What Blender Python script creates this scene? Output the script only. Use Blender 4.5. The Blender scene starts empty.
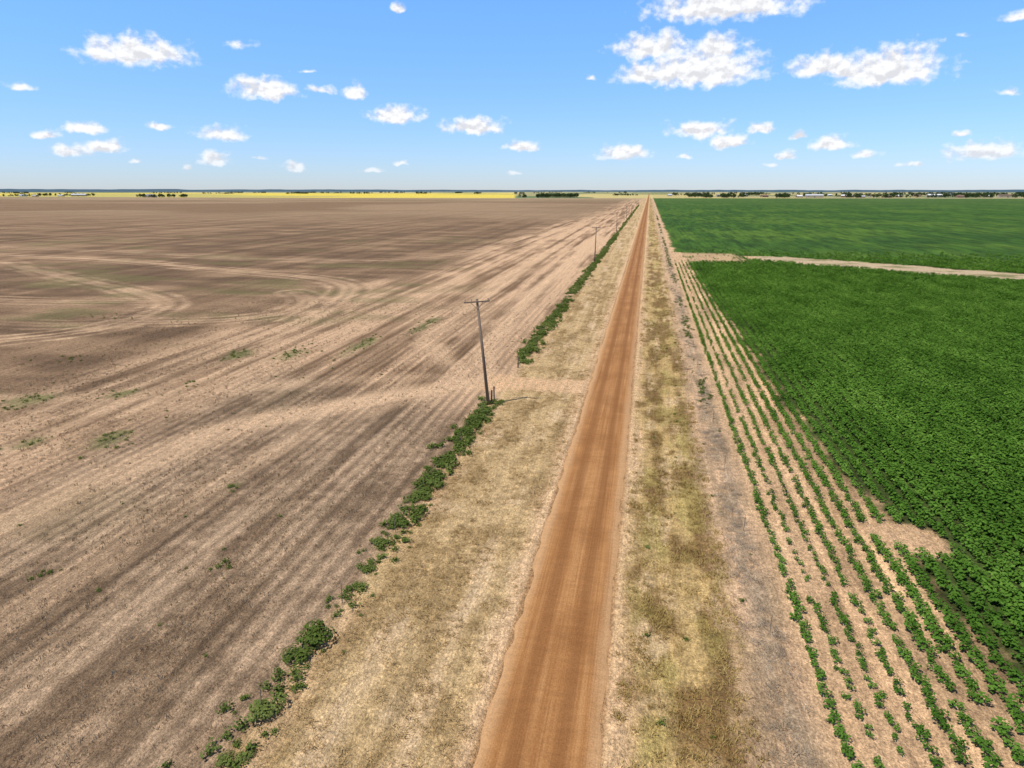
import bpy, bmesh, math, random
import numpy as np
from mathutils import Vector, Matrix
random.seed(7); rng=np.random.default_rng(11)
scene=bpy.context.scene
H=20.0; YAW=math.radians(11.0); PITCH=math.radians(15.85)

# ---------------------------------------------------------------- numpy noise
TAB=rng.random((256,256))
def vn(x,y):
    x=np.asarray(x,float); y=np.asarray(y,float)
    xi=np.floor(x).astype(int); yi=np.floor(y).astype(int)
    fx=x-xi; fy=y-yi; fx=fx*fx*(3-2*fx); fy=fy*fy*(3-2*fy)
    a=TAB[xi%256,yi%256]; b=TAB[(xi+1)%256,yi%256]; c=TAB[xi%256,(yi+1)%256]; d=TAB[(xi+1)%256,(yi+1)%256]
    return (a*(1-fx)+b*fx)*(1-fy)+(c*(1-fx)+d*fx)*fy
def fbm(x,y,o=4,s=0.0):
    r=0;amp=1;t=0
    for i in range(o):
        r=r+amp*vn(x*2**i+s+17.3*i,y*2**i+s*1.7+9.1*i); t+=amp; amp*=.5
    return r/t
def ss(a,b,x):
    t=np.clip((x-a)/(b-a),0,1); return t*t*(3-2*t)
def mix(a,b,m): 
    m=np.clip(m,0,1)[...,None]; return a*(1-m)+np.asarray(b)*m

XB_Y=[0,22,30,41,73,180,212,236,240,9999]; XB_X=[17.5,17,15.8,15,13.5,11.6,11.3,11.0,8.6,8.6]
def xb(Y): return np.interp(Y,XB_Y,XB_X)+1.8*(vn(Y*.22,3.3)-.5)+1.2*(vn(Y*.9,8.3)-.5)
def bare(X,Y):
    """bare sand inside the green field, 0..1"""
    n=fbm(X*.35,Y*.35,3,5)-.5
    p=ss(1.25,.75,np.hypot((X-16.3)/1.9,(Y-41)/2.1)+n*1.4)
    dx,dy=.803,-.595
    al=(X-34)*dx+(Y-224)*dy; pe=(X-34)*.595+(Y-224)*.803
    w=np.interp(al,[-6,0,20,60,400],[0,6,9,8.5,8.5])
    s=ss(1.12,.9,np.abs(pe+n*5)/np.maximum(w,.01))*(al>-6)
    h=ss(.5,.62,fbm(X*.08,Y*.05,3,44)+.25)*ss(204,212,Y)*ss(240,232,Y)*ss(31,26,X+n*5)*.8
    return np.maximum(np.maximum(p,s),h)
def height(X,Y):
    verge=ss(-15.5,-13,X)*ss(8,6,X)
    z=.10*(fbm(X*.5,Y*.5,3,2)-.5)*verge
    z=z+.12*(fbm(X*.12,Y*.12,2,3)-.5)
    e=np.abs(X+3.0)
    road=ss(3.6,2.4,e)
    z=z*(1-road)-.03*road
    z=z+.07*np.exp(-((e-2.75)/.28)**2)*(.4+1.2*vn(X*.5,Y*.4))
    z=z-.12*np.exp(-((X-2.2)/1.4)**2)-.12*np.exp(-((X+8.6)/1.6)**2)*(1-ss(62,66,Y)*ss(77,73,Y))
    fur=ss(8,9,X)*ss(120,60,np.hypot(X,Y))
    z=z+.05*np.cos(2*np.pi*(X-8.2))*fur
    return z
def polydist(X,Y,pts):
    d=np.full(X.shape,1e9)
    for (x0,y0),(x1,y1) in zip(pts[:-1],pts[1:]):
        vx,vy=x1-x0,y1-y0; t=np.clip(((X-x0)*vx+(Y-y0)*vy)/(vx*vx+vy*vy),0,1)
        d=np.minimum(d,np.hypot(X-x0-t*vx,Y-y0-t*vy))
    return d
def smooth(pts,n=7):
    P=[pts[0]]+list(pts)+[pts[-1]]; out=[]
    for i in range(1,len(P)-2):
        p0,p1,p2,p3=[np.array(P[j],float) for j in (i-1,i,i+1,i+2)]
        for k in range(n):
            t=k/n
            out.append(tuple(.5*((2*p1)+(-p0+p2)*t+(2*p0-5*p1+4*p2-p3)*t*t+(-p0+3*p1-3*p2+p3)*t**3)))
    out.append(tuple(pts[-1])); return out
TRACKS=[ # (points, half width, strength, twin offset)
 ([(-5,69.5),(-16,69.5),(-22,65),(-29,57),(-34.5,51),(-37.5,40),(-38.5,30),(-39,0)],2.3,.95,0),
 ([(-16,68),(-22,62),(-27,52),(-29,40),(-30,0)],1.2,.50,0),
 ([(-16,70),(-24,70),(-34,66),(-45,60),(-62,54),(-90,48)],1.6,.5,0),
 ([(-16,70),(-19,80),(-21,100),(-22,160),(-22,400)],1.3,.75,0),
 ([(-16,68),(-26,84),(-31,120),(-33,400)],1.5,.65,0),
 ([(-183,168),(-140,143),(-105,124),(-88,112),(-82,100),(-80,88),(-87,77),(-100,66)],.6,.70,2.0),
 ([(-230,190),(-160,180),(-117,165),(-80,152),(-64,140),(-57,122),(-53,100),(-51,60),(-50,0)],.7,.75,2.2),
 ([(-300,230),(-180,205),(-110,190),(-70,200),(-50,260),(-44,400)],.8,.40,2.4),
 ([(-88,112),(-120,108),(-170,112),(-240,120)],.6,.45,2.0),
 ([(-70,128),(-62,118),(-60,106),(-66,97),(-80,92)],.7,.55,1.8),
 ([(-80,92),(-95,88),(-130,92)],.6,.35,1.8),
]
def ground_colour(X,Y):
    n1=fbm(X*.15,Y*.05,4,1); st=fbm(X*.8,Y*.015,4,7); st2=fbm(X*.22,Y*.006,3,31); fine=fbm(X*1.3,Y*1.3,3,12); bl=fbm(X*.35,Y*.13,4,131)
    pale=np.array([.56,.365,.218]); brown=np.array([.190,.112,.058])
    c=np.broadcast_to(brown,X.shape+(3,)).copy()
    m=ss(.38,.60,.44*st+.26*st2+.18*n1+.18*bl-.02)
    c=mix(c,pale,m)
    nb=ss(-46,-38,X)*ss(64,52,Y+6*(n1-.5)+.4*(X+14))
    c=mix(c,mix(np.broadcast_to([.165,.108,.064],c.shape),[.42,.29,.180],ss(.40,.64,.40*st+.30*fine+.30*bl)),.78*nb)
    d=ss(-44,-62,X+26*(n1-.5)+14*(st-.5))*ss(-20,60,Y+ .0*X)
    dk=mix(np.broadcast_to([.112,.066,.035],c.shape),[.27,.170,.095],ss(.38,.66,.35*fbm(X*.03,Y*.12,4,71)+.30*st2+.35*fbm(X*.1,Y*.3,4,73)))
    c=mix(c,dk,d*.92)
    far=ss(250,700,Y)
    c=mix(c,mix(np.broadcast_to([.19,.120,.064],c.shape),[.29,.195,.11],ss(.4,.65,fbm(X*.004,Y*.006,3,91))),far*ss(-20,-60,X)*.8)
    c=mix(c,[.34,.265,.14],.5*ss(1000,1850,Y)*(X<-14))  # far end of left field paled: distance haze put into its colour
    c=mix(c,[.14,.135,.045],.45*ss(.58,.72,fbm(X*.06,Y*.12,4,77))*ss(-25,-50,X)*ss(400,150,Y))
    sel=(X<-3)&(Y<420)&(X>-420)
    tr=np.zeros(X.shape)
    xs,ys=X[sel],Y[sel]; acc=np.zeros(xs.shape)
    jit=1.4*(fbm(xs*.3,ys*.3,3,3)-.5)
    for pts,w,s,tw in TRACKS:
        dd=polydist(xs,ys,smooth(pts))
        if tw: dd=np.minimum(np.abs(dd-tw*.5),np.abs(dd-tw*1.9)+.3)
        acc=np.maximum(acc,s*ss(w*1.7,w*.3,dd+jit)*(.45+.8*vn(xs*.15,ys*.15)))
    tr[sel]=acc
    c=mix(c,[.60,.40,.240],np.clip(tr,0,.9))
    for gx,gy,rx,ry in [(-43.4,46.4,1.2,2.2),(-43.5,77,1.5,3),(-50,76,1.6,2.4),(-37,84,1.2,5),(-59,54,2,2.5),(-27.6,39.8,.5,.9),(-52,58,1.2,1.6),(-49,44,1,1.2),(-33,100,1.0,6)]:
        g=ss(1.4,.3,np.hypot((X-gx)/rx,(Y-gy)/ry)+1.6*(fbm(X*.8,Y*.5,3,66)-.5))
        c=mix(c,[.125,.145,.040],g*.75)
    # left verge
    vw=ss(-14.6,-13.4,X+.9*(fine-.5))
    sv=fbm(X*1.6,Y*.06,4,21); bv=fbm(X*.6,Y*.35,4,22)
    straw=mix(np.broadcast_to([.50,.345,.17],c.shape),[.31,.205,.09],ss(.38,.62,.4*sv+.2*fine+.4*bv))
    straw=mix(straw,[.58,.41,.24],ss(.50,.66,.5*fbm(X*.9,Y*.05,4,55)+.5*fbm(X*.5,Y*.3,4,56))*.8)
    c=mix(c,straw,vw)
    c=mix(c,[.55,.36,.21],np.exp(-((X+13.4)/.7)**2)*.6*ss(.35,.6,vn(X,Y*.3)))
    dw=ss(3.4,1.7,np.abs(Y-69.5)+1.6*(fine-.5)-.25*np.clip(-12-X,0,3)-1.2*ss(-7.5,-5,X))*ss(-18,-15,X)
    c=mix(c,[.60,.38,.21],dw*.9)
    # right verge
    rv=ss(-1.2,-.4,X)
    st3=fbm(X*1.3,Y*.06,4,61)
    v=mix(np.broadcast_to([.45,.305,.125],c.shape),[.20,.120,.045],ss(.40,.58,.35*st3+.65*fbm(X*.7,Y*.32,4,62)))
    v=mix(v,[.32,.265,.075],ss(.50,.66,.5*fbm(X*.7,Y*.09,3,63)+.5*fbm(X*.8,Y*.5,3,163))*.5)
    v=mix(v,[.57,.40,.22],ss(.54,.67,.5*fbm(X*1.0,Y*.08,3,64)+.5*fbm(X*.9,Y*.4,3,164))*.7)
    c=mix(c,v,rv)
    e=np.abs(X+3)
    c=mix(c,[.61,.395,.22],ss(3.9,2.5,e+1.4*(fbm(X*.6,Y*.25,3,41)-.5))*.8)
    # sandy strip along the right fence
    pk=ss(4.0,5.4,X+1.3*(fbm(X*.5,Y*.15,3,81)-.5))
    sand=mix(np.broadcast_to([.55,.36,.215],c.shape),[.37,.25,.15],ss(.4,.62,fbm(X*1.2,Y*.3,4,82)))
    c=mix(c,sand,pk*.9)
    c=mix(c,[.36,.27,.18],np.exp(-((X-6.4)/.55)**2)*.7*ss(.3,.55,vn(X*1.5,Y*.5)))
    soil=mix(np.broadcast_to([.62,.405,.230],c.shape),[.46,.290,.16],fbm(X*.6,Y*.2,3,83))
    c=mix(c,soil,ss(7.2,8.0,X))
    b=bare(X,Y)
    near=ss(230,60,Y)
    dg=ss(-.2,1.2,X-xb(Y)+.8*(fine-.5))*(1-b)
    gcol=mix(np.broadcast_to([.046,.103,.010],c.shape),[.050,.070,.018],near)
    gcol=mix(gcol,[.080,.145,.016],(1-near)*ss(.42,.60,.5*fbm(X*.012,Y*.02,4,95)+.5*fbm(X*.12,Y*.012,4,96))*.8)
    gcol=mix(gcol,[.030,.075,.009],(1-near)*ss(.46,.62,.5*fbm(X*.02,Y*.03,4,195)+.5*fbm(X*.25,Y*.02,4,196))*.8)
    gcol=mix(gcol,[.085,.135,.030],.5*ss(700,1850,Y))  # crop colour fades paler far off, haze painted in
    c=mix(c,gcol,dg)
    strip=b*ss(150,170,Y)*ss(30,36,X)
    c=mix(c,mix(np.broadcast_to([.46,.35,.22],c.shape),[.20,.19,.08],ss(.5,.66,fbm(X*.12,Y*.3,4,301))),strip*.9)
    edge=1850+60*np.sin(X*.002)
    fa=ss(0,40,Y-edge)
    fc=mix(np.broadcast_to([.33,.29,.14],c.shape),[.13,.17,.07],(vn(X*.0025+3,Y*.0016)>.5).astype(float))
    fc=mix(fc,[.46,.38,.15],(vn(X*.004+33,Y*.0021)>.62).astype(float))
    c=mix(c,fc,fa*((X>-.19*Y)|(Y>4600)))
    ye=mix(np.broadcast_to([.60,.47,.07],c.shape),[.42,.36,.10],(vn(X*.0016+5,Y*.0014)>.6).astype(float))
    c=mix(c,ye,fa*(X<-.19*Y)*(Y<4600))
    c=mix(c,[.17,.24,.31],ss(4600,14000,Y)*.8)  # aerial haze painted into the ground colour, bluer with distance
    c=mix(c,[.36,.20,.09],ss(2.5,2.2,e))
    rows=ss(-13.8,-15,X)*ss(-70,-45,X)*ss(190,60,Y)*(1-np.clip(tr,0,1))*(1-dw)*(.5+.6*ss(.35,.6,fbm(X*.07,Y*.03,3,201)))
    crop=ss(9,11,X)*(1-b)
    return c,rows,crop,tr

# ---------------------------------------------------------------- node helpers
def newmat(name):
    m=bpy.data.materials.new(name); m.use_nodes=True; nt=m.node_tree
    for n in list(nt.nodes): nt.nodes.remove(n)
    o=nt.nodes.new('ShaderNodeOutputMaterial'); b=nt.nodes.new('ShaderNodeBsdfPrincipled')
    b.inputs['Roughness'].default_value=.9
    b.inputs['Specular IOR Level'].default_value=.12
    nt.links.new(b.outputs[0],o.inputs[0]); return m,nt,b
def N(nt,t,**k):
    n=nt.nodes.new(t)
    for a,v in k.items(): setattr(n,a,v)
    return n
def M(nt,op,a,b=None,c=None,clamp=False):
    n=nt.nodes.new('ShaderNodeMath'); n.operation=op; n.use_clamp=clamp
    for i,v in enumerate((a,b,c)):
        if v is None: continue
        if isinstance(v,(int,float)): n.inputs[i].default_value=v
        else: nt.links.new(v,n.inputs[i])
    return n.outputs[0]
def VM(nt,op,a,b=None,scale=None):
    n=nt.nodes.new('ShaderNodeVectorMath'); n.operation=op
    for i,v in enumerate((a,b)):
        if v is None: continue
        if isinstance(v,(tuple,list)): n.inputs[i].default_value=v
        else: nt.links.new(v,n.inputs[i])
    return n.outputs['Value'] if op in('LENGTH','DOT_PRODUCT') else n.outputs[0]
def noise(nt,vec,scale,detail=4,rough=.55):
    n=nt.nodes.new('ShaderNodeTexNoise'); n.inputs['Scale'].default_value=scale; n.inputs['Detail'].default_value=detail; n.inputs['Roughness'].default_value=rough
    nt.links.new(vec,n.inputs['Vector']); return n.outputs['Fac']
def MR(nt,v,a,b,c,d,smooth=False):
    n=nt.nodes.new('ShaderNodeMapRange'); n.clamp=True
    if smooth: n.interpolation_type='SMOOTHSTEP'
    nt.links.new(v,n.inputs[0])
    for i,x in enumerate((a,b,c,d)): n.inputs[i+1].default_value=x
    return n.outputs[0]
def MIX(nt,f,a,b,mode='MIX'):
    n=nt.nodes.new('ShaderNodeMix'); n.data_type='RGBA'; n.blend_type=mode
    for s,v in ((n.inputs[0],f),(n.inputs[6],a),(n.inputs[7],b)):
        if isinstance(v,(int,float)): s.default_value=v
        elif isinstance(v,(tuple,list)): s.default_value=(*v,1)
        else: nt.links.new(v,s)
    return n.outputs[2]

# ---------------------------------------------------------------- ground material
gm,nt,bs=newmat('ground_soil')
tc=N(nt,'ShaderNodeTexCoord'); P=tc.outputs['Object']
at=N(nt,'ShaderNodeAttribute',attribute_name='Col'); mk=N(nt,'ShaderNodeAttribute',attribute_name='Mask')
sep=N(nt,'ShaderNodeSeparateColor'); nt.links.new(mk.outputs['Color'],sep.inputs[0])
sx=N(nt,'ShaderNodeSeparateXYZ'); nt.links.new(P,sx.inputs[0])
nA=noise(nt,P,1.9,5,.70); nB=noise(nt,P,9,3,.75)
stv=VM(nt,'MULTIPLY',P,(2.2,.10,1)); nS=noise(nt,stv,1.0,4,.6)
nC=noise(nt,VM(nt,'MULTIPLY',P,(8,2.6,1)),1.0,3,.7)
wob=M(nt,'MULTIPLY',noise(nt,P,.35,2),2.6)
ph=M(nt,'ADD',M(nt,'MULTIPLY',sx.outputs[0],2*math.pi),wob)
row=M(nt,'MULTIPLY_ADD',M(nt,'SINE',ph),.5,.5)
rown=M(nt,'MULTIPLY',M(nt,'MULTIPLY',row,MR(nt,nA,.38,.62,.15,1.0)),sep.outputs[0])
f=M(nt,'MULTIPLY_ADD',MR(nt,nA,.28,.72,0,1),.72,.64)
f=M(nt,'MULTIPLY',f,MR(nt,nB,.3,.7,.56,1.44))
f=M(nt,'MULTIPLY',f,MR(nt,nS,.3,.7,.82,1.18))
f=M(nt,'MULTIPLY',f,MR(nt,nC,.3,.7,.66,1.34))
f=M(nt,'MULTIPLY',f,M(nt,'SUBTRACT',1.10,M(nt,'MULTIPLY',rown,.62)))
crow=M(nt,'MULTIPLY',M(nt,'MULTIPLY_ADD',M(nt,'COSINE',M(nt,'MULTIPLY',sx.outputs[0],math.pi)),.5,.5),sep.outputs[1])
f=M(nt,'MULTIPLY',f,M(nt,'SUBTRACT',1.0,M(nt,'MULTIPLY',crow,.15)))
# coarse canopy mottling of the far crop
nD=noise(nt,VM(nt,'MULTIPLY',P,(.30,.045,1)),1.0,4,.7)
f=M(nt,'MULTIPLY',f,M(nt,'MULTIPLY_ADD',M(nt,'SUBTRACT',MR(nt,nD,.35,.65,.55,1.45),1.0),sep.outputs[1],1.0))
cmb=N(nt,'ShaderNodeCombineColor')
for i in range(3): nt.links.new(f,cmb.inputs[i])
colr=MIX(nt,1.0,at.outputs['Color'],cmb.outputs[0],'MULTIPLY')
speck=M(nt,'MULTIPLY',MR(nt,noise(nt,P,22,2,.8),.60,.68,0,.5),M(nt,'SUBTRACT',1.0,sep.outputs[1]))
colr=MIX(nt,speck,colr,(.62,.46,.29))
nt.links.new(colr,bs.inputs['Base Color'])
bp=N(nt,'ShaderNodeBump'); bp.inputs['Strength'].default_value=1.0; bp.inputs['Distance'].default_value=.17
nB2=noise(nt,P,7,3,.75)
nt.links.new(nB2,bp.inputs['Height']); nt.links.new(bp.outputs[0],bs.inputs['Normal'])

# ---------------------------------------------------------------- ground mesh
def axis(start,end,base,k,ref=0.0):
    out=[start]; x=start
    while x<end:
        x+=max(base,abs(x-ref)*k); out.append(x)
    return out
xr=axis(0,14000,.25,.014); xl=[-v for v in axis(0,14000,.25,.012)][1:][::-1]
xs=np.array(xl+xr); ys=np.array([-v for v in axis(0,400,.8,.05)][1:][::-1]+axis(0,15000,.28,.008))
GX,GY=np.meshgrid(xs,ys,indexing='ij'); GZ=height(GX,GY)
nx,ny=len(xs),len(ys)
def grid_mesh(name,GX,GY,GZ,mat):
    nx,ny=GX.shape
    me=bpy.data.meshes.new(name); co=np.stack([GX,GY,GZ],-1).reshape(-1,3).astype(np.float32)
    me.vertices.add(nx*ny); me.vertices.foreach_set('co',co.ravel())
    idx=np.arange(nx*ny).reshape(nx,ny)
    q=np.stack([idx[:-1,:-1],idx[1:,:-1],idx[1:,1:],idx[:-1,1:]],-1).reshape(-1,4).astype(np.int32)
    me.loops.add(q.size); me.loops.foreach_set('vertex_index',q.ravel())
    me.polygons.add(len(q)); me.polygons.foreach_set('loop_start',np.arange(len(q),dtype=np.int32)*4)
    me.polygons.foreach_set('use_smooth',np.ones(len(q),dtype=bool))
    me.update(calc_edges=True); me.materials.append(mat)
    o=bpy.data.objects.new(name,me); scene.collection.objects.link(o); return o
ground=grid_mesh('ground',GX,GY,GZ,gm)
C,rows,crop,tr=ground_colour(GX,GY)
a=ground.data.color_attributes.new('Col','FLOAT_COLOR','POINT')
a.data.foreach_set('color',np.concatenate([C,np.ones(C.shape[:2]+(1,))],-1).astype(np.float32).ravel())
a=ground.data.color_attributes.new('Mask','FLOAT_COLOR','POINT')
a.data.foreach_set('color',np.stack([rows,crop,tr,np.ones_like(tr)],-1).astype(np.float32).ravel())
print('GROUND',nx,ny)

# ---------------------------------------------------------------- dirt road
rm,nt,bs=newmat('red_dirt')
tc=N(nt,'ShaderNodeTexCoord'); P=tc.outputs['Object']; sx=N(nt,'ShaderNodeSeparateXYZ'); nt.links.new(P,sx.inputs[0])
lon=noise(nt,VM(nt,'MULTIPLY',P,(2.2,.035,1)),1,5,.6); lon2=noise(nt,VM(nt,'MULTIPLY',P,(11,.10,1)),1,4,.65)
pat=noise(nt,P,.25,5,.6); gr=noise(nt,P,14,4,.75); washb=noise(nt,VM(nt,'MULTIPLY',P,(1.0,3.0,1)),1,3,.6)
lane=M(nt,'ABSOLUTE',M(nt,'ADD',sx.outputs[0],M(nt,'MULTIPLY_ADD',lon,.3,2.85)))
c=MIX(nt,MR(nt,lon,.33,.66,0,1),(.275,.115,.035),(.42,.205,.076))
c=MIX(nt,MR(nt,lon2,.42,.7,0,.55),c,(.50,.275,.122))
c=MIX(nt,M(nt,'MULTIPLY',MR(nt,pat,.42,.65,0,.55),1.0),c,(.24,.102,.033))
wt=M(nt,'MULTIPLY',MR(nt,M(nt,'ABSOLUTE',M(nt,'SUBTRACT',lane,.85)),.10,.45,1,0,True),.72)
c=MIX(nt,wt,c,(.225,.094,.031))
c=MIX(nt,MR(nt,M(nt,'ADD',lane,M(nt,'MULTIPLY',pat,.5)),1.75,2.4,0,.75,True),c,(.53,.32,.16))
ff=M(nt,'MULTIPLY',MR(nt,gr,.3,.7,.74,1.26),MR(nt,washb,.3,.7,.92,1.08))
cb=N(nt,'ShaderNodeCombineColor'); [nt.links.new(ff,cb.inputs[i]) for i in range(3)]
c=MIX(nt,1.0,c,cb.outputs[0],'MULTIPLY'); nt.links.new(c,bs.inputs['Base Color'])
bp=N(nt,'ShaderNodeBump'); bp.inputs['Strength'].default_value=.5; bp.inputs['Distance'].default_value=.04
nt.links.new(M(nt,'ADD',gr,M(nt,'MULTIPLY',lon2,1.2)),bp.inputs['Height']); nt.links.new(bp.outputs[0],bs.inputs['Normal'])
ry=np.array([-v for v in axis(0,300,.8,.05)][1:][::-1]+axis(0,6000,.22,.006)); us=np.linspace(-1,1,23)
RU,RY=np.meshgrid(us,ry,indexing='ij')
wl=2.2+.35*(fbm(RY*.10,RY*0+2,4)-.5)+.25*(vn(RY*.9,RY*0+4)-.5); wr=2.2+.35*(fbm(RY*.11,RY*0+52,4)-.5)+.25*(vn(RY*.8,RY*0+14)-.5)
RX=-3.0+RU*np.where(RU<0,wl,wr)
RZ=.035+.06*(1-RU**2)+.012*(fbm(RX*2,RY*.15,3)-.5)
RZ=np.where(np.abs(RU)>.99,-.02,RZ)
road=grid_mesh('dirt_road',RX,RY,RZ,rm)

# ---------------------------------------------------------------- leaf / plant templates
def plant_mat(name,cols,trans=.25):
    m,nt,b=newmat(name); oi=N(nt,'ShaderNodeObjectInfo'); geo=N(nt,'ShaderNodeNewGeometry')
    rp=N(nt,'ShaderNodeValToRGB'); rp.color_ramp.interpolation='LINEAR'
    el=rp.color_ramp.elements
    while len(el)<len(cols): el.new(.5)
    for i,cc in enumerate(cols): el[i].position=i/(len(cols)-1); el[i].color=(*cc,1)
    r=M(nt,'ADD',M(nt,'MULTIPLY',oi.outputs['Random'],.45),M(nt,'MULTIPLY',geo.outputs['Random Per Island'],.35))
    pn=noise(nt,VM(nt,'MULTIPLY',geo.outputs['Position'],(.24,.08,.2)),1,2)
    r=M(nt,'ADD',r,M(nt,'MULTIPLY',M(nt,'SUBTRACT',pn,.42),1.3),clamp=True)
    nt.links.new(r,rp.inputs[0]); out=[n for n in nt.nodes if n.type=='OUTPUT_MATERIAL'][0]
    d=N(nt,'ShaderNodeBsdfDiffuse'); nt.links.new(rp.outputs[0],d.inputs[0]); nt.nodes.remove(b)
    last=d.outputs[0]
    if trans:
        t=N(nt,'ShaderNodeBsdfTranslucent'); nt.links.new(rp.outputs[0],t.inputs[0]); mx=N(nt,'ShaderNodeMixShader'); mx.inputs[0].default_value=trans
        nt.links.new(last,mx.inputs[1]); nt.links.new(t.outputs[0],mx.inputs[2]); last=mx.outputs[0]
    nt.links.new(last,out.inputs[0])
    return m
m_crop=plant_mat('crop_leaf',[(.046,.110,.014),(.096,.205,.028),(.175,.315,.052)])
m_weed=plant_mat('weed_leaf',[(.08,.115,.022),(.13,.18,.040),(.22,.25,.075)])
m_straw=plant_mat('dry_grass',[(.30,.20,.08),(.52,.375,.19),(.64,.50,.28)],0)
m_strawR=plant_mat('dry_grass_olive',[(.23,.14,.05),(.43,.31,.115),(.58,.44,.20)],0)
m_stub=plant_mat('stubble_stalk',[(.20,.135,.08),(.38,.28,.175),(.56,.44,.30)],.0)
m_tumble=plant_mat('tumbleweed',[(.32,.24,.16),(.48,.38,.27),(.60,.50,.38)],.0)
m_tree=plant_mat('tree_foliage',[(.03,.055,.02),(.05,.08,.028),(.075,.11,.04)],0)
m_bark,_,b=newmat('bark'); b.inputs['Base Color'].default_value=(.12,.09,.07,1)

def leaf_template(name,nleaf,R,Hh,size,mat,seed,up=.5,nl=6,sp=.5):
    r=random.Random(seed); bm=bmesh.new()
    lobes=[(r.uniform(-sp,sp)*R,r.uniform(-sp,sp)*R,r.uniform(.45,.8)*Hh,r.uniform(.35,.6)) for _ in range(nl)]
    for i in range(nleaf):
        lx,ly,lz,lr=r.choice(lobes)
        d=Vector((r.gauss(0,1),r.gauss(0,1),r.gauss(0,1)*.9)).normalized()
        p=Vector((lx+d.x*lr*R,ly+d.y*lr*R,max(.04*Hh,lz+d.z*lr*Hh*.7)))*1.0
        n=(d*(1-up)+Vector((r.uniform(-.5,.5),r.uniform(-.5,.5),1))*up).normalized()
        t=n.cross(Vector((r.uniform(-1,1),r.uniform(-1,1),r.uniform(-.4,.4)))).normalized(); s=n.cross(t)
        L=size*r.uniform(.6,1.3); W=L*r.uniform(.35,.5)
        v=[bm.verts.new(p-t*L*.5),bm.verts.new(p+s*W-n*L*.08),bm.verts.new(p+t*L*.5-n*L*.15),bm.verts.new(p-s*W-n*L*.08)]
        bm.faces.new(v)
    me=bpy.data.meshes.new(name); bm.to_mesh(me); bm.free(); me.materials.append(mat)
    return me
def blade_template(name,n,R,hmin,hmax,w,lean,mat,seed):
    r=random.Random(seed); bm=bmesh.new()
    for i in range(n):
        a=r.uniform(0,6.283); q=r.random()**.6*R; b=Vector((math.cos(a)*q,math.sin(a)*q,-.02)); a2=r.uniform(0,6.283)
        h=r.uniform(hmin,hmax); l=r.uniform(.2,1)*lean
        tip=b+Vector((math.cos(a2)*l,math.sin(a2)*l,h)); s=Vector((-math.sin(a2),math.cos(a2),0))*w*r.uniform(.6,1.3)
        mid=b.lerp(tip,.55)+Vector((0,0,h*.12))
        v=[bm.verts.new(b-s),bm.verts.new(b+s),bm.verts.new(mid+s*.8),bm.verts.new(tip),bm.verts.new(mid-s*.8)]
        bm.faces.new(v)
    me=bpy.data.meshes.new(name); bm.to_mesh(me); bm.free(); me.materials.append(mat); return me
def make_coll(name,meshes):
    c=bpy.data.collections.new(name)
    for i,me in enumerate(meshes):
        o=bpy.data.objects.new(f'{name}_{i}',me); c.objects.link(o)
    return c
def scatter(name,X,Y,S,coll,nvar,sz=None,Z=None):
    n=len(X); me=bpy.data.meshes.new(name); me.vertices.add(n)
    z=height(X,Y) if Z is None else Z
    me.vertices.foreach_set('co',np.stack([X,Y,z],-1).astype(np.float32).ravel())
    a=me.attributes.new('scl','FLOAT_VECTOR','POINT'); szz=S if sz is None else sz
    a.data.foreach_set('vector',np.stack([S,S,szz],-1).astype(np.float32).ravel())
    a=me.attributes.new('rot','FLOAT_VECTOR','POINT'); R=np.zeros((n,3)); R[:,2]=rng.random(n)*6.283; a.data.foreach_set('vector',R.astype(np.float32).ravel())
    a=me.attributes.new('pick','INT','POINT'); a.data.foreach_set('value',rng.integers(0,nvar,n).astype(np.int32))
    o=bpy.data.objects.new(name,me); scene.collection.objects.link(o)
    g=bpy.data.node_groups.new(name+'_gn','GeometryNodeTree')
    g.interface.new_socket('Geometry',in_out='INPUT',socket_type='NodeSocketGeometry'); g.interface.new_socket('Geometry',in_out='OUTPUT',socket_type='NodeSocketGeometry')
    i=g.nodes.new('NodeGroupInput'); u=g.nodes.new('NodeGroupOutput'); ip=g.nodes.new('GeometryNodeInstanceOnPoints')
    ci=g.nodes.new('GeometryNodeCollectionInfo'); ci.inputs['Collection'].default_value=coll; ci.inputs['Separate Children'].default_value=True; ci.inputs['Reset Children'].default_value=True
    def na(nm,t):
        q=g.nodes.new('GeometryNodeInputNamedAttribute'); q.data_type=t; q.inputs['Name'].default_value=nm; return q.outputs['Attribute']
    g.links.new(i.outputs[0],ip.inputs['Points']); g.links.new(ci.outputs[0],ip.inputs['Instance']); ip.inputs['Pick Instance'].default_value=True
    g.links.new(na('pick','INT'),ip.inputs['Instance Index']); g.links.new(na('scl','FLOAT_VECTOR'),ip.inputs['Scale'])
    g.links.new(na('rot','FLOAT_VECTOR'),ip.inputs['Rotation']); g.links.new(ip.outputs[0],u.inputs[0])
    md=o.modifiers.new('scatter','NODES'); md.node_group=g
    print('SCATTER',name,n); return o

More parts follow.
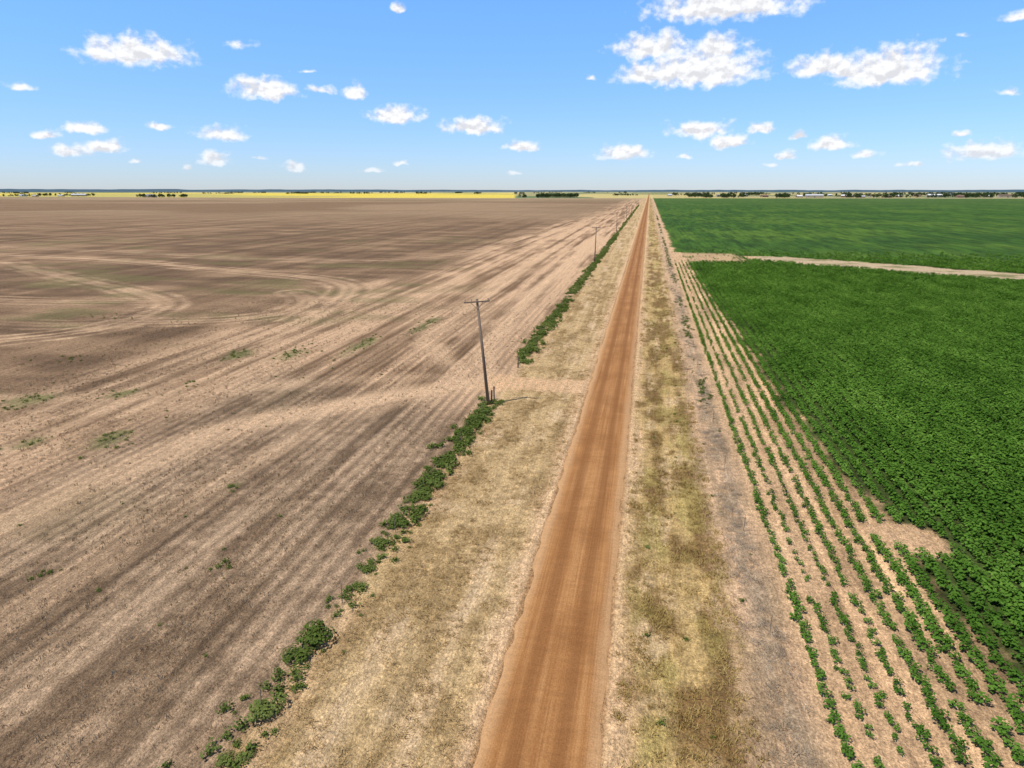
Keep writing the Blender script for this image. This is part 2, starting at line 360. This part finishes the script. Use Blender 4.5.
# ---- crop
cropc=make_coll('crop_plant',[leaf_template('crop_plant',54,.46,.55,.20,m_crop,s,up=.62) for s in (1,2,3,4)])
rx=np.arange(8.2,190,1.0); px=[];py=[];ps=[]
for x in rx:
    y=np.arange(8,250,.42); y=y+rng.uniform(-.15,.15,len(y))
    X=x+rng.normal(0,.08,len(y)); k=(x<.58*y+10)
    X,Y=X[k],y[k]
    if len(X)==0: continue
    b=bare(X,Y); dd=X-xb(Y); inside=ss(-.6,1.6,dd); n=vn(X*.45,Y*.35)*.4+vn(X*1.3+5,Y*1.1)*.35+rng.random(len(X))*.25
    cover=ss(8,15,X)
    s=np.where(inside>.5,.60+.27*ss(0,6,dd)+.40*fbm(X*.3,Y*.3,2,4),.12+.58*n+.30*cover+.14*(x<9))
    keep=np.where(inside>.5,rng.random(len(X))<.88+.11*ss(0,5,dd),(n>.37-.14*cover-.09*(x<9)))
    keep&=(rng.random(len(X))>b*1.05)
    keep&=(rng.random(len(X))<ss(262,110,Y)+.0)
    s=s*(1-.4*b)
    px.append(X[keep]);py.append(Y[keep]);ps.append(s[keep])
scatter('green_crop_rows',np.concatenate(px),np.concatenate(py),np.concatenate(ps),cropc,4)

# ---- dry grass on verges
def area_pts(x0,x1,y0,y1,dens,falloff=40):
    out=[]
    edges=[y0]; 
    while edges[-1]<y1: edges.append(min(y1,edges[-1]*1.15+1))
    for a_,b_ in zip(edges[:-1],edges[1:]):
        d=dens*min(1,(falloff/max(a_,1))); n=int((x1-x0)*(b_-a_)*d)
        out.append(np.stack([rng.uniform(x0,x1,n),rng.uniform(a_,b_,n)],-1))
    return np.concatenate(out)
gc=make_coll('dry_grass_tuft',[blade_template('dry_grass_tuft',18,.18,.04,.15,.010,.20,m_straw,s) for s in (1,2,3)])
p=area_pts(-13.9,-5.6,9,160,9); n=.4*fbm(p[:,0]*1.6,p[:,1]*.06,4,21)+.6*fbm(p[:,0]*.6,p[:,1]*.35,4,22); k=(rng.random(len(p))<.15+1.1*ss(.40,.60,n))&~((np.abs(p[:,1]-69.5)<2.6))
p=p[k]; scatter('dry_verge_grass',p[:,0],p[:,1],rng.uniform(.5,1.5,len(p)),gc,3)
gc2=make_coll('olive_grass_tuft',[blade_template('olive_grass_tuft',18,.18,.05,.17,.011,.20,m_strawR,s) for s in (4,5,6)])
p=area_pts(-.3,5.2,9,160,10); n=.35*fbm(p[:,0]*1.3,p[:,1]*.06,4,61)+.65*fbm(p[:,0]*.7,p[:,1]*.32,4,62); k=rng.random(len(p))<.12+1.1*ss(.40,.58,n)
p=p[k]; scatter('olive_verge_grass',p[:,0],p[:,1],rng.uniform(.5,1.6,len(p)),gc2,3)
# ---- stubble rows in left field
sc=make_coll('stubble_clump',[blade_template('stubble_clump',12,.16,.03,.16,.012,.09,m_stub,s) for s in (7,8,9)])
X=[];Y=[]
for x in np.arange(-15,-75,-.5):
    y0=10; y=np.arange(y0,120,.30); y=y+rng.uniform(-.12,.12,len(y)); xx=x+rng.normal(0,.08,len(y)); k=(xx>-1.05*y-6)
    n=.5*fbm(xx*.8,y*.05,3,7)+.5*fbm(xx*.35,y*.2,3,17); dn=np.minimum(1,32/y)*(1.0 if int(round(x*2))%2 else .5)
    k&=rng.random(len(y))<dn*(.12+1.0*ss(.38,.58,n)); X.append(xx[k]);Y.append(y[k])
X=np.concatenate(X);Y=np.concatenate(Y)
d=polydist(X,Y,smooth(TRACKS[0][0])); k=(d>2.0)|(rng.random(len(X))<.25); X,Y=X[k],Y[k]
scatter('crop_stubble',X,Y,rng.uniform(.6,1.6,len(X)),sc,3)
# ---- tumbleweeds along right fence
tw=make_coll('tumbleweed_clump',[blade_template('tumbleweed_clump',50,.30,.04,.24,.009,.34,m_tumble,s) for s in (3,4)])
y=np.concatenate([np.arange(10,70,.17),np.arange(70,200,.5)]); x=6.3+rng.normal(0,.45,len(y)); k=vn(y*.25,y*0+6)*.6+vn(y*1.3,y*0)*.4>.38
scatter('dried_fence_weeds',x[k],y[k],rng.uniform(.4,1.15,k.sum()),tw,2)
# ---- green weeds
wc=make_coll('green_weed_clump',[leaf_template('green_weed_clump',80,.38,.34,.15,m_weed,s,up=.5,sp=.8) for s in (11,12,13)])
y=np.concatenate([np.arange(78,330,.28),np.arange(330,1000,.9)]); x=-14.2+rng.normal(0,.5,len(y)); k=(vn(y*.12,y*0+9)*.6+vn(y*.6,y*0+2)*.4>.24)
wx=[x[k]];wy=[y[k]];ws=[rng.uniform(.6,1.7,k.sum())]
y=np.arange(36,63,.14); x=-14.2+rng.normal(0,.55,len(y)); k=rng.random(len(y))<.85; wx.append(x[k]);wy.append(y[k]);ws.append(rng.uniform(.4,1.4,k.sum()))
y=np.arange(12,36,.17); x=-13.95+rng.normal(0,.6,len(y)); k=(rng.random(len(y))<.8)&(vn(y*.5,y*0+77)>.25); wx.append(x[k]);wy.append(y[k]);ws.append(rng.uniform(.25,.9,k.sum()))
for gx,gy,rx_,ry_,nn in [(-43.4,46.4,1.2,2.2,22),(-43.5,77,1.5,3,34),(-50,76,1.6,2.4,24),(-37,84,1.0,5,30),(-59,54,2,2.5,22),(-27.6,39.8,.4,.7,6),(-52,58,1.2,1.6,12),(-49,44,1,1.2,8),(-33,100,.9,6,22),(-70,70,3,2,16),(-85,96,4,2,16),(-47,62,1,1.5,10),(-22,30,.4,1,5),(-31,27,.5,1,5)]:
    wx.append(rng.normal(gx,rx_*.8,nn)); wy.append(rng.normal(gy,ry_*.8,nn)); ws.append(rng.uniform(.2,.6,nn))
n=170; wx.append(rng.uniform(-80,-16,n)); wy.append(rng.uniform(18,150,n)); ws.append(rng.uniform(.15,.45,n))
n=60; wx.append(rng.uniform(.5,7,n)); wy.append(rng.uniform(14,120,n)); ws.append(rng.uniform(.2,.5,n))
y=np.concatenate([np.arange(60,110,.5),np.arange(110,600,.9)]); x=6.6+rng.normal(0,.3,len(y)); k=vn(y*.1,y*0+19)>.55; wx.append(x[k]);wy.append(y[k]);ws.append(rng.uniform(.4,.9,k.sum()))
scatter('fence_row_weeds',np.concatenate(wx),np.concatenate(wy),np.concatenate(ws),wc,3)
bush_meshes=[leaf_template('weed_bush',700,.85,.85,.17,m_weed,s,up=.4,nl=11,sp=.7) for s in (21,22,23)]
for i,(x,y,s) in enumerate([(-14.0,25.0,.95),(-14.3,23.5,.65),(-13.8,20.2,.75),(-13.4,18.0,.35),(-14.1,17.8,.35),(-14.5,33.8,.55),(-14.2,36.2,.7),(-14.0,31.0,.4),(-14.0,29.3,.35),(-14.4,40.3,.65),(-14.2,42.8,.7),(-14.3,46.3,.75),(-14.5,53.2,.85),(-14.2,50.5,.5),(-14.3,57.0,.9),(-14.0,59.0,.75),(-14.6,83.5,.9),(-14.2,88,.9),(-14.0,95,.9),(-14.3,104,.9)]):
    o=bpy.data.objects.new('weed_bush',bush_meshes[i%3]); scene.collection.objects.link(o); o.location=(x,y,-.03); o.scale=(s,s*1.1,s*.8); o.rotation_euler[2]=i*1.7

# ---------------------------------------------------------------- wood, poles, fences
wm,nt,bs=newmat('weathered_wood'); tc=N(nt,'ShaderNodeTexCoord'); nn=noise(nt,VM(nt,'MULTIPLY',tc.outputs['Object'],(14,14,.8)),1,5,.65)
nt.links.new(MIX(nt,MR(nt,nn,.3,.7,0,1),(.11,.08,.058),(.27,.21,.155)),bs.inputs['Base Color'])
im,_,b=newmat('insulator_ceramic'); b.inputs['Base Color'].default_value=(.25,.22,.2,1); b.inputs['Roughness'].default_value=.3
sm,_,b=newmat('fence_steel'); b.inputs['Base Color'].default_value=(.22,.18,.14,1); b.inputs['Metallic'].default_value=.2; b.inputs['Roughness'].default_value=.7
def cone(bm,p0,p1,r0,r1,seg=12,mi=0):
    p0=Vector(p0);p1=Vector(p1);d=p1-p0
    res=bmesh.ops.create_cone(bm,cap_ends=True,segments=seg,radius1=r0,radius2=r1,depth=d.length)
    q=d.to_track_quat('Z','Y').to_matrix().to_4x4(); bmesh.ops.transform(bm,matrix=Matrix.Translation((p0+p1)/2)@q,verts=res['verts'])
    for v in res['verts']:
        for f_ in v.link_faces: f_.material_index=mi
def boxb(bm,c,s,mi=0,rot=None):
    res=bmesh.ops.create_cube(bm,size=1); m=Matrix.Translation(c)
    if rot: m=m@rot
    bmesh.ops.transform(bm,matrix=m@Matrix.Diagonal((*s,1)),verts=res['verts'])
    for v in res['verts']:
        for f_ in v.link_faces: f_.material_index=mi
def finish(bm,name,mats,parent=None):
    me=bpy.data.meshes.new(name); bm.to_mesh(me); bm.free()
    for m in mats: me.materials.append(m)
    o=bpy.data.objects.new(name,me); scene.collection.objects.link(o)
    if parent: o.parent=parent
    return o
for (x,y,lean,h) in [(-14.3,61.6,-5.6,10.3),(-14.6,200,1.0,10),(-14.6,338,-1,10),(-14.6,476,1,10),(-14.6,614,0,10),(-14.6,-77,0,10)]:
    e=bpy.data.objects.new('utility_pole',None); scene.collection.objects.link(e)
    bm=bmesh.new(); cone(bm,(0,0,-1),(0,0,h),.17,.11,14); p=finish(bm,'pole_shaft',[wm],e)
    for f_ in p.data.polygons: f_.use_smooth=len(f_.vertices)==4
    bm=bmesh.new(); boxb(bm,(0,-.17,h-.25),(2.5,.10,.13)); bmesh.ops.bevel(bm,geom=bm.edges[:],offset=.012,affect='EDGES')
    for s in(-1,1):
        a_=Vector((s*.62,-.13,h-.30)); b_=Vector((0,-.13,h-.95)); cone(bm,a_,b_,.02,.02,6)
    finish(bm,'crossarm',[wm],e)
    bm=bmesh.new()
    for s in(-1.1,-.5,1.1):
        cone(bm,(s,-.17,h-.19),(s,-.17,h-.10),.02,.02,8); cone(bm,(s,-.17,h-.10),(s,-.17,h-.02),.055,.035,10); cone(bm,(s,-.17,h-.02),(s,-.17,h+.05),.05,.02,10)
    finish(bm,'insulators',[im],e)
    e.location=(x,y,0); e.rotation_euler=(0,math.radians(lean),0)
def fence(x,ylist,name,wood_at,hp=1.15,gap=True):
    e=bpy.data.objects.new(name,None); scene.collection.objects.link(e); bm=bmesh.new(); bw=bmesh.new()
    for y in ylist:
        l=Vector((random.gauss(0,.05),random.gauss(0,.05),0)); b_=Vector((x+random.gauss(0,.04),y,-.2)); cone(bm,b_,b_+l+Vector((0,0,hp+.2)),.02,.018,5)
    for y in wood_at: cone(bw,(x,y,-.2),(x+random.gauss(0,.05),y,1.35),.085,.075,10)
    finish(bm,'steel_posts',[sm],e)
    if wood_at: finish(bw,'timber_posts',[wm],e)
    else: bw.free()
    bm=bmesh.new()
    for z in(.35,.65,.95,1.1):
        for a_,b_ in zip(ylist[:-1],ylist[1:]):
            if gap and a_<77 and b_>63: continue
            cone(bm,(x,a_,z),(x,b_,z),.003,.003,3)
    finish(bm,'wires',[sm],e)
fence(-14.1,[y for y in np.arange(5,320,7.6) if not 64<y<76],'wire_fence',[63.3,76.2,62.0])
fence(6.6,list(np.arange(9,260,10.2)),'wire_fence',[],.95,False)

# ---------------------------------------------------------------- distant farmsteads, trees, ridge
def far(px_t,D):   # bearing tangent from view axis, distance
    X=D*(px_t*math.cos(YAW)-math.sin(YAW)); Y=D*(px_t*math.sin(YAW)+math.cos(YAW)); return X,Y
def tree_mesh(seed):
    r=random.Random(seed); bm=bmesh.new()
    cone(bm,(0,0,-.2),(.2,0,4),.35,.18,7,1)
    for i in range(5):
        a_=r.uniform(0,6.28); cone(bm,(.15,0,r.uniform(2.2,3.8)),(math.cos(a_)*2.4,math.sin(a_)*2.4,r.uniform(5,7)),.14,.05,5,1)
    for c_ in range(16):
        a_=r.uniform(0,6.28); q=r.random()**.5*3.6; cz=r.uniform(3,8.6); cx,cy=math.cos(a_)*q*(1.1-abs(cz-5)/7),math.sin(a_)*q*(1.1-abs(cz-5)/7); R=r.uniform(.9,1.7)
        for k in range(22):
            d=Vector((r.gauss(0,1),r.gauss(0,1),r.gauss(0,1))).normalized(); p=Vector((cx,cy,cz))+d*R*r.uniform(.6,1)
            t=d.cross(Vector((r.random(),r.random(),r.random()))).normalized(); s=d.cross(t); L=r.uniform(.35,.7)
            bm.faces.new([bm.verts.new(p+t*L),bm.verts.new(p+s*L*.7),bm.verts.new(p-t*L),bm.verts.new(p-s*L*.7)])
    me=bpy.data.meshes.new('tree'); bm.to_mesh(me); bm.free(); me.materials.append(m_tree); me.materials.append(m_bark); return me
tcoll=make_coll('distant_tree',[tree_mesh(s) for s in(1,2,3)])
TX=[];TY=[];TS=[]
def grove(t0,t1,D,n,s0=.6,s1=1.2,dd=60):
    for i in range(n):
        x,y=far(random.uniform(t0,t1),D+random.uniform(-dd,dd)); TX.append(x);TY.append(y);TS.append(random.uniform(s0,s1))
T=lambda px:(px-512)/710
grove(T(519),T(526),1950,10); grove(T(536),T(578),1950,80,.9,1.45)
grove(T(136),T(186),2050,55,.7,1.2); grove(T(20),T(95),2500,50,.7,1.2); grove(T(0),T(30),2300,14,.6,1.0)
grove(T(612),T(640),2600,24,.6,1.1)
for i in range(95):
    a_=random.uniform(T(665),T(1060)); grove(a_,a_+random.uniform(.003,.03),random.choice([1950,2100,2300,2700,3200,3800]),random.randint(5,20),.5,1.4,80)
for i in range(30):
    a_=random.uniform(T(-60),T(640)); grove(a_,a_+random.uniform(.005,.05),random.choice([3900,4500,5000]),random.randint(10,28),.6,1.3,80)
scatter('distant_trees',np.array(TX),np.array(TY),np.array(TS),tcoll,3,Z=np.zeros(len(TX)))
def paint(name,c,r=.6):
    m,nt,b=newmat(name); tc=N(nt,'ShaderNodeTexCoord'); nn=noise(nt,tc.outputs['Object'],.8,4)
    nt.links.new(MIX(nt,MR(nt,nn,.3,.7,0,1),tuple(v*.85 for v in c),c),b.inputs['Base Color']); b.inputs['Roughness'].default_value=r; return m
walls=[paint('wall_white',(.75,.74,.70)),paint('wall_tan',(.45,.38,.28)),paint('wall_brick',(.30,.19,.14)),paint('wall_grey',(.42,.43,.44))]
roofs=[paint('roof_white_metal',(.8,.8,.8),.4),paint('roof_grey',(.25,.25,.26)),paint('roof_brown',(.20,.14,.11)),paint('roof_galvanised',(.55,.57,.6),.35)]
glass=paint('window_glass',(.03,.035,.04),.15); doorm=paint('door_paint',(.2,.19,.18))
def building(name,x,y,w,d,h,rz,wm_,rm_,door_w=3.5):
    e=bpy.data.objects.new(name,None); scene.collection.objects.link(e); rh=w*.0+d*.20
    bm=bmesh.new(); V=[(-w/2,-d/2),(w/2,-d/2),(w/2,d/2),(-w/2,d/2)]
    b0=[bm.verts.new((a_,c_,0)) for a_,c_ in V]; t0=[bm.verts.new((a_,c_,h)) for a_,c_ in V]; r0=bm.verts.new((-w/2,0,h+rh)); r1=bm.verts.new((w/2,0,h+rh))
    bm.faces.new([b0[0],b0[1],t0[1],t0[0]]); bm.faces.new([b0[2],b0[3],t0[3],t0[2]]); bm.faces.new([b0[1],b0[2],t0[2],r1,t0[1]]); bm.faces.new([b0[3],b0[0],t0[0],r0,t0[3]])
    finish(bm,'walls',[wm_],e)
    bm=bmesh.new(); o_=.5
    for s in(-1,1):
        sl=math.atan2(rh,d/2); L=math.hypot(rh,d/2)+o_
        boxb(bm,(0,s*(d/4+o_*.5*math.cos(sl)),h+rh/2+.12-o_*.5*math.sin(sl)),(w+1,L,.15),0,Matrix.Rotation(-s*sl,4,'X'))
    finish(bm,'roof',[rm_],e)
    bm=bmesh.new(); boxb(bm,(0,-d/2-.03,min(h*.4,1.9)),(door_w,.06,min(h*.8,3.8))); finish(bm,'door',[doorm],e)
    bm=bmesh.new()
    for q in(-.35,.35): boxb(bm,(q*w,-d/2-.03,h*.55),(1.6,.06,1.2))
    finish(bm,'windows',[glass],e); e.location=(x,y,0); e.rotation_euler[2]=rz
random.seed(5)
for px,D in [(22,2350),(34,2300),(60,2350),(78,2400),(150,2050),(815,1950),(848,2050),(862,1980),(900,2100),(872,2300),(935,2050),(962,1960),(990,2100),(1008,2020),(783,2300),(745,2600),(700,2700),(720,2300),(830,2600),(950,2500),(1018,2400),(670,2500),(800,2050),(888,1960),(918,2250),(978,2250),(765,2150)]:
    x,y=far(T(px),D); big=random.random()<.5
    building('metal_barn' if big else 'farm_house',x,y,random.uniform(24,46) if big else random.uniform(14,22),random.uniform(12,20),random.uniform(4.5,7) if big else 3.2,random.uniform(-.4,.4)+YAW,random.choice(walls),random.choice(roofs),4 if big else 1.2)
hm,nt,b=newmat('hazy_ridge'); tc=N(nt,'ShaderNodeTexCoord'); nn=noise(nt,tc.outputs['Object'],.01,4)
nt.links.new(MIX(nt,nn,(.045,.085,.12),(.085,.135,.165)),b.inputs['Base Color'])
th=np.linspace(-math.radians(75),math.radians(75),900); D=9000
hx=np.stack([D*np.sin(th-YAW),(D+300)*np.sin(th-YAW),(D+1500)*np.sin(th-YAW)]); hy=np.stack([D*np.cos(th-YAW),(D+300)*np.cos(th-YAW),(D+1500)*np.cos(th-YAW)])
hz=np.stack([th*0-2,np.maximum(20+14*(fbm(th*40,th*0,4)-.3)+10*ss(0,-.7,th),18),th*0-2])
grid_mesh('distant_hills',hx.T.copy(),hy.T.copy(),hz.T.copy(),hm)

# ---------------------------------------------------------------- sky & clouds
SUN_DIR=Vector((-.42,-.30,1.0)).normalized()
sun_el=math.asin(SUN_DIR.z); sun_az=math.atan2(SUN_DIR.x,SUN_DIR.y)
w=bpy.data.worlds.new('World'); scene.world=w; w.use_nodes=True; nt=w.node_tree
for n in list(nt.nodes): nt.nodes.remove(n)
out=N(nt,'ShaderNodeOutputWorld'); sky=N(nt,'ShaderNodeTexSky'); sky.sky_type='NISHITA'; sky.sun_disc=False
sky.sun_elevation=sun_el; sky.sun_rotation=sun_az; sky.altitude=900; sky.air_density=1.0; sky.dust_density=.3; sky.ozone_density=3.0
tc=N(nt,'ShaderNodeTexCoord'); sx=N(nt,'ShaderNodeSeparateXYZ'); nt.links.new(tc.outputs['Generated'],sx.inputs[0])
az=M(nt,'ARCTAN2',sx.outputs[0],sx.outputs[1]); az=M(nt,'ADD',az,YAW); el=M(nt,'ARCSINE',sx.outputs[2])
tint=MIX(nt,MR(nt,el,.0,.10,0,1),(.92,1.04,1.42),(1.0,1.28,1.75))
tint=MIX(nt,MR(nt,el,.10,.24,0,1),tint,(1.15,1.66,2.12))
tint=MIX(nt,MR(nt,el,.26,.6,0,1,True),tint,(.72,.74,.75))
skc=MIX(nt,1.0,sky.outputs[0],tint,'MULTIPLY')
def bgn():
    b_=N(nt,'ShaderNodeBackground'); b_.inputs[1].default_value=.10; nt.links.new(skc,b_.inputs[0]); return b_
bg=bgn()
cv=N(nt,'ShaderNodeCombineXYZ'); nt.links.new(az,cv.inputs[0]); nt.links.new(el,cv.inputs[1]); UV=cv.outputs[0]
wv=N(nt,'ShaderNodeTexNoise'); wv.inputs['Scale'].default_value=45; wv.inputs['Detail'].default_value=2; nt.links.new(UV,wv.inputs['Vector'])
UVw=VM(nt,'ADD',UV,VM(nt,'MULTIPLY',VM(nt,'SUBTRACT',wv.outputs['Color'],(.5,.5,.5)),(.020,.012,0)))
CL=[(-.504,.180,.066,.021,1.05),(-.335,.133,.043,.017,1.05),(-.213,.130,.018,.013,.95),(-.262,.133,.035,.010,.65),(-.160,.100,.036,.014,1.05),(-.052,.086,.041,.014,1.05),(.014,.060,.027,.010,1),
(.191,.187,.050,.021,1.05),(.258,.160,.070,.030,1.15),(.185,.153,.045,.019,1.0),(.275,.186,.035,.019,1.0),(.425,.163,.048,.018,1.05),(.507,.160,.064,.026,1.1),(.46,.158,.045,.016,1),(.286,.238,.09,.024,1.15),
(.259,.082,.044,.013,1.05),(.344,.083,.022,.010,.95),(.301,.065,.03,.012,1),(.154,.051,.036,.013,1.05),(-.587,.083,.032,.010,.95),(-.483,.086,.024,.008,.75),(-.644,.074,.022,.008,.8),(-.613,.0535,.022,.011,1.0),(-.560,.059,.028,.010,.95),(-.399,.077,.036,.014,.9),(-.413,.043,.022,.011,1.0),(-.45,.032,.012,.006,.9),
(-.15,.230,.011,.008,.9),(.105,.146,.011,.006,.75),(.397,.073,.016,.007,.95),(.443,.064,.028,.012,1.0),(.379,.047,.018,.007,.95),(.663,.0535,.050,.014,1.0),(.675,.131,.028,.009,.7),(.49,.05,.022,.008,.8),(-.303,.031,.015,.009,1),(-.198,.027,.02,.006,.85),(-.154,.035,.013,.006,.85),(.004,.023,.02,.005,.75),(-.369,.19,.034,.010,.60),(-.667,.137,.026,.009,.7),(.24,.045,.016,.005,.8),(.56,.035,.03,.005,.7),(-.52,.04,.02,.005,.75),(-.28,.155,.02,.005,.5),(.67,.225,.03,.01,.75),(.60,.20,.02,.006,.5),(.36,.033,.016,.005,.7),(-.35,.045,.016,.005,.7),(.62,.075,.02,.006,.6)]
acc=None
for (U,V,ru,rv,s) in CL:
    a0=math.atan(U); e0=math.atan(V*math.cos(a0)); ru*=1.06; rv*=1.15
    q=VM(nt,'MULTIPLY',VM(nt,'SUBTRACT',UVw,(a0,e0-rv*.25,0)),(1/(ru*math.cos(a0)),1/rv,0))
    q=VM(nt,'MAXIMUM',q,VM(nt,'MULTIPLY',q,(-1,-2.1,1)))
    f_=M(nt,'SUBTRACT',s*1.05,VM(nt,'LENGTH',q))
    acc=f_ if acc is None else M(nt,'SMOOTH_MAX',acc,f_,.22)
NV=VM(nt,'MULTIPLY',UV,(1,1.25,1)); nz=noise(nt,NV,56,5,.56); nz2=noise(nt,VM(nt,'ADD',NV,(-.002,.007,0)),56,4,.5)
dn=M(nt,'ADD',acc,M(nt,'MULTIPLY',M(nt,'SUBTRACT',nz,.5),1.8))
den=MR(nt,dn,-.08,.66,0,1,True)
den=M(nt,'MULTIPLY',den,MR(nt,el,.0,.05,.35,1))
rel=M(nt,'MULTIPLY',M(nt,'SUBTRACT',nz,nz2),1.5)
br=M(nt,'SUBTRACT',M(nt,'ADD',.96,rel),MR(nt,dn,.6,1.6,0,.07))
br=M(nt,'MINIMUM',M(nt,'MAXIMUM',br,.78),1.02)
def cloudbg(br):
    cc=N(nt,'ShaderNodeCombineColor'); nt.links.new(M(nt,'MULTIPLY',br,.985),cc.inputs[0]); nt.links.new(M(nt,'MULTIPLY',br,.995),cc.inputs[1]); nt.links.new(M(nt,'ADD',M(nt,'MULTIPLY',br,.9),.12),cc.inputs[2])
    bc=N(nt,'ShaderNodeBackground'); nt.links.new(cc.outputs[0],bc.inputs[0]); bc.inputs[1].default_value=1.0; return bc
bc=cloudbg(br)
mx=N(nt,'ShaderNodeMixShader'); nt.links.new(den,mx.inputs[0]); nt.links.new(bg.outputs[0],mx.inputs[1]); nt.links.new(bc.outputs[0],mx.inputs[2])
# free cumulus elsewhere in the sky
cz=M(nt,'MAXIMUM',M(nt,'ADD',sx.outputs[2],.06),.02); pv=N(nt,'ShaderNodeCombineXYZ'); nt.links.new(M(nt,'DIVIDE',sx.outputs[0],cz),pv.inputs[0]); nt.links.new(M(nt,'DIVIDE',sx.outputs[1],cz),pv.inputs[1])
fr=MR(nt,noise(nt,pv.outputs[0],.9,3,.55),.60,.72,0,1,True)
fr=M(nt,'MULTIPLY',fr,M(nt,'MULTIPLY',MR(nt,el,.0,.05,0,1),M(nt,'MAXIMUM',MR(nt,M(nt,'ABSOLUTE',az),.75,.9,0,1),MR(nt,el,.32,.4,0,1))))
bg2=bgn(); bc2=N(nt,'ShaderNodeBackground'); bc2.inputs[0].default_value=(.93,.95,.97,1)
mx2=N(nt,'ShaderNodeMixShader'); nt.links.new(fr,mx2.inputs[0]); nt.links.new(bg2.outputs[0],mx2.inputs[1]); nt.links.new(bc2.outputs[0],mx2.inputs[2])
sector=M(nt,'MULTIPLY',M(nt,'LESS_THAN',M(nt,'ABSOLUTE',az),.76),M(nt,'MULTIPLY',M(nt,'LESS_THAN',el,.33),M(nt,'GREATER_THAN',el,-.01)))
mo=N(nt,'ShaderNodeMixShader'); nt.links.new(sector,mo.inputs[0]); nt.links.new(mx2.outputs[0],mo.inputs[1]); nt.links.new(mx.outputs[0],mo.inputs[2]); nt.links.new(mo.outputs[0],out.inputs[0])

sl=bpy.data.lights.new('sun','SUN'); sl.energy=4.6; sl.angle=math.radians(.5); sl.color=(1,.945,.86)
so=bpy.data.objects.new('sun',sl); scene.collection.objects.link(so); so.rotation_euler=SUN_DIR.to_track_quat('Z','Y').to_euler(); so.location=(0,0,60)

cam=bpy.data.cameras.new('camera'); cam.lens=24; cam.sensor_width=36; cam.clip_end=40000; cam.clip_start=.5
co=bpy.data.objects.new('camera',cam); scene.collection.objects.link(co); co.location=(0,0,H); co.rotation_euler=(math.pi/2-PITCH,0,YAW); scene.camera=co
scene.view_settings.view_transform='Standard'; scene.view_settings.look='None'; scene.view_settings.exposure=0
